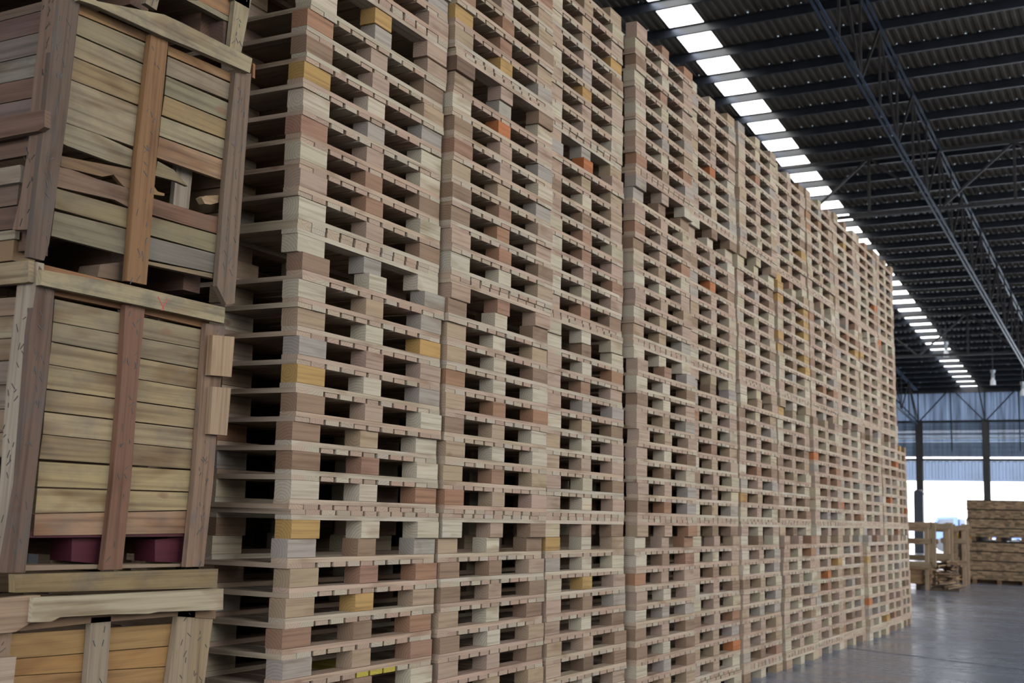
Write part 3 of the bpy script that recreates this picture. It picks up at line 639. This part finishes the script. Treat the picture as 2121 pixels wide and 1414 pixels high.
# end wall: columns, braces, translucent sheets, louvre band; open below
TR = sheet('translucent_wall_sheet', (.07, .08, .10), (.066, .087, .124), .6)
LOUV = sheet('grey_wall_sheet', (.09, .10, .12), (.025, .034, .047), .6)
b = MB(); n = int((X1-X0)/.25)
for i in range(n):
    x = X0+i*.25
    for p, h, q, k in ((x, 0, x+.12, 0), (x+.12, 0, x+.16, .04), (x+.16, .04, x+.21, .04), (x+.21, .04, x+.25, 0)):
        e_ = [Vector((p, YW+.2+h, 6.55)), Vector((q, YW+.2+k, 6.55)), Vector((q, YW+.2+k, zr(YW)-.02)), Vector((p, YW+.2+h, zr(YW)-.02))]
        b.poly(e_, Vector((0, -1, 0)), Vector((0, 0, 1)), (1, 1, 1), (0, 0))
st('wall_back', b, TR, 'translucent corrugated upper wall at the far end')
BRT = sheet('clear_wall_sheet', (.10, .13, .17), (.048, .072, .105), .8)
for mat_, nm_, bands in ((LOUV, 'grey', ((4.78, 5.05), (5.05, 5.29), (5.29, 5.52), (5.68, 5.76), (5.85, 6.0), (6.08, 6.2), (6.2, 6.32), (6.32, 6.52))), (BRT, 'clear', ((5.53, 5.67), (5.77, 5.84), (6.01, 6.07)))):
    b = MB()
    for z0_, z1_ in bands:
        zz = [z0_-.004, z0_+(z1_-z0_)*.25, z0_+(z1_-z0_)*.6, z1_+.004]; yy = [YW+.2, YW+.165, YW+.165, YW+.2]
        for k in range(3): b.poly([Vector((X0, yy[k], zz[k])), Vector((X1, yy[k], zz[k])), Vector((X1, yy[k+1], zz[k+1])), Vector((X0, yy[k+1], zz[k+1]))], Vector((0, -1, 0)), Vector((1, 0, 0)), (1, 1, 1), (0, 0))
    st('wall_back', b, mat_, nm_+' horizontal sheets of the far end wall')
b = MB(); b.box(X0, X1, YW+.1, YW+.3, 4.58, 4.70); b.box(X0, X1, YW+.05, YW+.2, 6.5, 6.6); st('trim_2', b, STEEL)
b = MB(); b.box(X0, X1, YW+.0, YW+.2, zr(YW)-.3, zr(YW)-.12); st('trim_3', b, RUST)
def column(x):
    root = thing('steel_column', None, None); root['kind'] = 'structure'; root.rotation_euler.z = BR
    c_ = MB(); w_ = .15
    c_.box(x-w_, x+w_, YW-.17, YW-.155, 0, 6.56, g='z'); c_.box(x-w_, x+w_, YW+.155, YW+.17, 0, 6.56, g='z'); c_.box(x-.008, x+.008, YW-.155, YW+.155, 0, 6.56, g='z')
    obj('shaft', c_, RUST, root)
    c_ = MB(); top = Vector((x, YW-.1, 6.5)); zt = zr(YW)-.2
    for dx in (-1.45, 0, 1.45): c_.bar(top, (x+dx, YW-.1, zt), .06, .06)
    c_.bar(top, (x-.02, YW-2.2, zr(YW-2.2)-.2), .06, .06)
    obj('brace', c_, STEEL, root)
for k in range(-4, 8): column(-9.03+3.17*k)
for k in range(-4, 7):
    b = MB(); x = -9.03+3.17*k+1.57; b.bar((x, YW+.02, 5.05), (x-.03, YW+.02, zr(YW)-.2), .05, .05, up=Vector((0, 1, 0))); st('wall_girt', b, STEEL)
b = MB(); n = int((YW-Y0)/.5)
for i in range(n):
    y = Y0+i*.5
    for p, h, q, k in ((y, 0, y+.24, 0), (y+.24, 0, y+.3, .06), (y+.3, .06, y+.44, .06), (y+.44, .06, y+.5, 0)):
        b.poly([Vector((X0-h, p, 0)), Vector((X0-k, q, 0)), Vector((X0-k, q, zr(q))), Vector((X0-h, p, zr(p)))], Vector((1, 0, 0)), Vector((0, 0, 1)), (1, 1, 1), (0, 0))
st('wall_left', b, plain('side_wall_sheet', (.07, .07, .07), .6))

b = MB(); n = int((X1-X0)/.5)
for i in range(n):
    x = X0+i*.5; zl = 4.4 if -.6 < x < 5.5 else 0          # unseen opening right of the crates, shaped for the light it lets in
    for p, h, q, k in ((x, 0, x+.24, 0), (x+.24, 0, x+.3, .06), (x+.3, .06, x+.44, .06), (x+.44, .06, x+.5, 0)):
        b.poly([Vector((p, Y0-h, zl)), Vector((p, Y0-h, zr(Y0))), Vector((q, Y0-k, zr(Y0))), Vector((q, Y0-k, zl))], Vector((0, 1, 0)), Vector((0, 0, 1)), (1, 1, 1), (0, 0))
st('wall_front', b, plain('front_wall_sheet', (.07, .07, .07), .6))
b = MB(); n = int((YW-Y0)/.5)                     # unseen right wall, its height chosen to shape the light on the pallets
for i in range(n):
    y = Y0+i*.5
    for p, h, q, k in ((y, 0, y+.24, 0), (y+.24, 0, y+.3, .06), (y+.3, .06, y+.44, .06), (y+.44, .06, y+.5, 0)):
        b.poly([Vector((X1+h, p, 0)), Vector((X1+h, p, RWH)), Vector((X1+k, q, RWH)), Vector((X1+k, q, 0))], Vector((-1, 0, 0)), Vector((0, 0, 1)), (1, 1, 1), (0, 0))
st('wall_right', b, plain('right_wall_sheet', (.16, .16, .165), .6))
# casing and pipe at the first column of the end wall
r = thing('column_guard', 'dark guard box round the foot of the leftmost visible column', 'guard'); r.rotation_euler.z = BR
b = MB(); b.box(-9.27, -8.83, YW-.42, YW-.2, 0, 3.05, g='z'); b.tube((-9.05, YW-.31, 3.04), (-9.05, YW-.31, 3.12), .2, .17); obj('housing', b, plain('grey_guard', (.035, .036, .04), .6), r)
b = MB(); pp = [(-8.84, YW-.3, 2.95), (-8.62, YW-.3, 2.85), (-8.5, YW-.3, 2.55), (-8.48, YW-.3, .9)]
for a, c in zip(pp, pp[1:]): b.tube(a, c, .03)
obj('pipe', b, STEEL, r)

# three hanging lamps under the roof
def lamp(x, y, z, lab):
    r = thing('pendant_lamp', lab, 'lamp', inb((x, y, z)), 'hanging lamps near the far end')
    b = MB(); b.tube((0, 0, .42), (0, 0, zr(y)-z-.1), .014); obj('cord', b, STEEL, r)
    b = MB(); b.tube((0, 0, .10), (0, 0, .30), .075, .06); b.tube((0, 0, .3), (0, 0, .42), .10, .11); obj('ballast', b, plain('lamp_body', (.35, .37, .38), .4, .3), r)
    b = MB(); b.tube((0, 0, -.20), (0, 0, -.04), .115, .105, 16); b.tube((0, 0, -.04), (0, 0, .10), .105, .05, 16); obj('shade', b, WHITE, r)
lamp(-5.6, 48, 8.40, 'white pendant lamp hanging beside the bright roof strip')
lamp(-4.1, 50, 7.42, 'small white pendant lamp below and right of the roof strip')
lamp(-3.42, 54, 7.35, 'larger white pendant lamp in front of the end wall sheets')

# ------------------------------------------------------------------ lumber by the far opening
def bundle(z0, ht, lab, wd=1.42, tone=(150, 124, 92), at=(-1.22, 27.6)):
    r = thing('lumber_bundle', lab, 'lumber', (at[0], at[1], z0), 'lumber bundles at the far right', .0)
    nl = 4; gap = .025; lh = (ht-.10)/nl
    s_ = MB()
    if z0 == 0: s_.box(.02, wd-.02, .25, .29, 0, .098, lin((120, 90, 62), .4), 'x')  # board added across the bearers to block the bright gap below
    for x in (.1, wd/2-.05, wd-.2): s_.box(x, x+.1, 0, 2.4, 0, .10, lin((120, 90, 62), .5), 'y')
    obj('bearer', s_, LUMBER, r)
    for k in range(nl):
        b_ = MB(); z = .10+k*lh; n_ = 5
        sh = rnd.uniform(-.02, .02)
        for i in range(n_):
            x = sh; zz = z+i*(lh-gap)/n_
            while x < wd+sh-.02:
                w_ = rnd.uniform(.09, .13); e_ = min(x+w_, wd+sh)
                b_.box(x+.001, e_-.001, rnd.uniform(-.02, .015), 2.4, zz+.001, zz+(lh-gap)/n_-.001, jitc(lin(tone, .5), .42), 'y'); x += w_
        tag(obj('board_layer', b_, LUMBER, r), kind=None)
        g_ = MB(); g_.box(.0, wd, .03, 2.35, z+lh-gap, z+lh, lin((60, 48, 36), .5), 'x'); obj('sticker', g_, LUMBER, r)
    b_ = MB(); b_.box(wd-.06, wd+.05, -.03, 2.43, .0, ht+.01); obj('wrap', b_, plain('dark_wrap_%d' % int(z0*10+at[1]), (.02, .02, .026), .8), r)
    return r
bundle(0, 1.0, 'lower bundle of stacked boards standing on the floor at the right edge')
bundle(1.012, .98, 'upper bundle of stacked boards resting on another bundle')

TAN = (200, 170, 134)
def frame(x0, x1, y, h, rails, lab, dp=.9, w=.075):
    r = thing('timber_frame', lab, 'frame', (x0, y, 0), 'timber frames at the far end')
    for xx in (0, x1-x0-w):
        for yy in (0, dp): b_ = MB(); b_.box(xx, xx+w, yy, yy+w, 0, h, jitc(lin(TAN, .33)), 'z'); obj('post', b_, LUMBER, r)
    for z in rails:
        for yy in (-.03, dp+w): b_ = MB(); b_.box(-.05, x1-x0+.05, yy, yy+.03, z, z+.11, jitc(lin(TAN, .31)), 'x'); obj('rail', b_, LUMBER, r)
    return r
frame(-2.45, -1.37, 23.1, 1.40, (.45, .95, 1.30), 'tall pale timber frame right behind the end of the pallet wall')
frame(-1.66, -1.22, 24.9, 1.42, (.62, 1.28), 'timber frame standing behind the heap of offcuts', .5)
frame(-1.52, -1.04, 26.0, 1.40, (.45, .95, 1.25), 'narrow timber frame just left of the lumber bundles', .6)
frame(-2.75, -1.40, 27.3, 1.36, (.5, 1.2), 'rearmost timber frame below the bright opening', .8)
b = MB()
for i in range(60):
    z = rnd.uniform(.03, .62); s_ = (1-z/.8)
    a = Vector((-1.05+rnd.uniform(-.2, .2)*s_, 23.5+rnd.uniform(-.35, .35), z)); t_ = rnd.uniform(-1.2, 1.2); l_ = rnd.uniform(.1, .22)
    d_ = Vector((math.cos(t_)*l_, math.sin(t_)*l_, rnd.uniform(-.03, .03)))
    b.bar(a-d_, a+d_, rnd.uniform(.05, .1), .025, jitc(lin(rnd.choice([(120, 92, 64), (150, 118, 82), (92, 74, 58), (170, 140, 104)]), .5), .1))
b.box(-1.31, -.78, 23.15, 23.9, 0, .06, lin((96, 76, 56), .5), 'x')
o = obj('offcuts', b, LUMBER); tag(o, 'heap of dark timber offcuts on the floor beside the tall frame', 'offcuts', None, 'stuff')
def boardstack(x, y, z, wd, n_, th, lab, tone, ln=1.2):
    for i in range(n_):
        b_ = MB(); b_.box(0, wd+rnd.uniform(-.05, .05), 0, ln, 0, th, jitc(lin(tone, .48), .12), 'x')
        tag(obj('board', b_, LUMBER, None, (x+rnd.uniform(-.02, .02), y, z+i*th)), lab, 'board', lab.replace('board', 'boards', 1))
boardstack(-2.5, 23.2, .12, 1.02, 5, .06, 'board lying in the low pile under the tall timber frame', (168, 132, 92))
b = MB()
for x in (-2.45, -1.65): b.box(x, x+.1, 23.2, 24.4, 0, .12, lin((70, 54, 40), .5), 'y')
tag(obj('bearer', b, LUMBER), 'pair of dark bearers under the low board pile', 'bearer')
boardstack(-1.95, 27.4, .0, .55, 4, .05, 'board lying in the flat pile between frames and lumber bundles', (184, 146, 96))
bundle(0, .98, 'grey board bundle seen in the gap left of the tall lumber bundles', .85, (118, 108, 98), (-2.42, 33.0))
boardstack(-2.40, 33.05, .985, .82, 5, .07, 'amber board stacked on the grey bundle behind the frames', (206, 146, 62), 2.2)

# ------------------------------------------------------------------ outside, beyond the opening
b = MB()
ny = 118
for i in range(200):
    x = -70+i*.6
    for p, h, q, k in ((x, 0, x+.3, 0), (x+.3, 0, x+.36, .08), (x+.36, .08, x+.54, .08), (x+.54, .08, x+.6, 0)):
        b.poly([Vector((p, ny-h, 5.75)), Vector((q, ny-k, 5.75)), Vector((q, ny-k, 7.5)), Vector((p, ny-h, 7.5))], Vector((0, -1, 0)), Vector((0, 0, 1)), (1, 1, 1), (0, 0))
b.box(-70, 50, ny, ny+14, 7.4, 7.6); b.box(-70, 50, ny-.1, ny+.2, 5.6, 5.8)
o = st('neighbour_canopy', b, plain('blue_grey_cladding', (.022, .032, .048), .6, 0, .2, .5), 'blue grey fascia of the neighbouring canopy across the yard')
b = MB()
for x in (-60, 45): b.box(x, x+.3, ny+1, ny+1.3, -.32, 7.4); b.box(x, x+.3, ny+13, ny+13.3, -.32, 7.4)
st('neighbour_posts', b, STEEL)
def car(x, y, col, lab, sc=1.0):
    r = thing('car', lab, 'car', inb((x, y, -.32)), 'vehicles parked in the yard')
    pr = [(0, .32), (0, .72), (.25, .86), (1.0, .95), (1.55, 1.42), (2.9, 1.46), (3.6, 1.0), (4.15, .9), (4.2, .4), (4.0, .3)]
    b_ = MB(); b_.prism([Vector((a*sc, 0, z*sc)) for a, z in pr], Vector((0, 1.7*sc, 0)), Vector((1, 0, 0))); obj('body', b_, plain('car_paint_%d' % int(-x), col, .25), r)
    b_ = MB(); b_.prism([Vector((a*sc, -.01, z*sc)) for a, z in ((1.2, .98), (1.62, 1.36), (2.82, 1.39), (3.35, 1.02))], Vector((0, 1.72*sc, 0)), Vector((1, 0, 0))); obj('window', b_, plain('car_glass_%d' % int(-x), (.03, .04, .05), .1), r)
    for a in (.8, 3.35):
        for yy in (-.03, 1.55): b_ = MB(); b_.tube((a*sc, yy*sc, .31*sc), (a*sc, (yy+.2)*sc, .31*sc), .31*sc, n=20, col=(1, 1, 1)); obj('wheel', b_, NAIL, r)
def truck(x, y, col, lab, sc=1.0):
    r = thing('truck', lab, 'truck', inb((x, y, -.32)), 'vehicles parked in the yard')
    b_ = MB(); b_.prism([Vector((a*sc, 0, z*sc)) for a, z in ((0, .5), (0, 1.3), (.35, 2.0), (1.5, 2.05), (1.5, .5))], Vector((0, 1.9*sc, 0)), Vector((1, 0, 0))); obj('cab', b_, plain('truck_paint_%d' % int(-x), col, .3), r)
    b_ = MB(); b_.prism([Vector((a*sc, -.01, z*sc)) for a, z in ((.2, 1.3), (.45, 1.85), (1.25, 1.9), (1.25, 1.3))], Vector((0, 1.92*sc, 0)), Vector((1, 0, 0))); obj('window', b_, plain('truck_glass_%d' % int(-x), (.02, .025, .03), .1), r)
    b_ = MB(); b_.box(1.6*sc, 5.2*sc, 0, 1.9*sc, .85*sc, 1.0*sc)
    for q_ in (0, 1.86): b_.box(1.6*sc, 5.2*sc, q_*sc, (q_+.04)*sc, 1.0*sc, 1.55*sc)
    b_.box(1.6*sc, 1.66*sc, 0, 1.9*sc, 1.0*sc, 1.9*sc); obj('bed', b_, plain('truck_bed_%d' % int(-x), tuple(v*.8 for v in col), .5), r)
    for a in (.75, 3.6, 4.5):
        for yy in (-.03, 1.65): b_ = MB(); b_.tube((a*sc, yy*sc, .42*sc), (a*sc, (yy+.25)*sc, .42*sc), .42*sc, n=20); obj('wheel', b_, NAIL, r)
truck(-12.6, 82, (.07, .11, .22), 'dark blue truck parked outside behind the timber frames', 1.15)
truck(-17.6, 86, (.55, .57, .6), 'white truck parked outside, left of the blue truck', 1.1)

# ------------------------------------------------------------------ daylight
w = D.worlds.new('overcast_sky'); SC.world = w; w.use_nodes = True; t = w.node_tree; t.nodes.clear()
wo = t.nodes.new('ShaderNodeOutputWorld'); bg = t.nodes.new('ShaderNodeBackground'); t.links.new(bg.outputs[0], wo.inputs[0])
tc = t.nodes.new('ShaderNodeTexCoord'); sx = t.nodes.new('ShaderNodeSeparateXYZ'); t.links.new(tc.outputs['Generated'], sx.inputs[0])
cr = ramp(t, sx.outputs[2], [(0.0, (.98, .98, 1.0)), (.6, (.86, .91, 1.0))])
br = ramp(t, math_(t, 'MULTIPLY_ADD', sx.outputs[1], -.5, .5), [(.45, (.85, .85, .85)), (1.0, (2.1, 2.3, 2.65))])   # the brighter side of the overcast lies behind the camera
t.links.new(mixc(t, 1.0, cr, br, 'MULTIPLY'), bg.inputs[0]); bg.inputs[1].default_value = 1.12
SC.view_settings.view_transform = 'Standard'; SC.view_settings.look = 'None'; SC.view_settings.gamma = 1.0
SC.view_settings.exposure = 2.45; SC.view_settings.use_curve_mapping = False
SC.cycles.use_denoising = True
SC.cycles.max_bounces = 10; SC.cycles.diffuse_bounces = 5
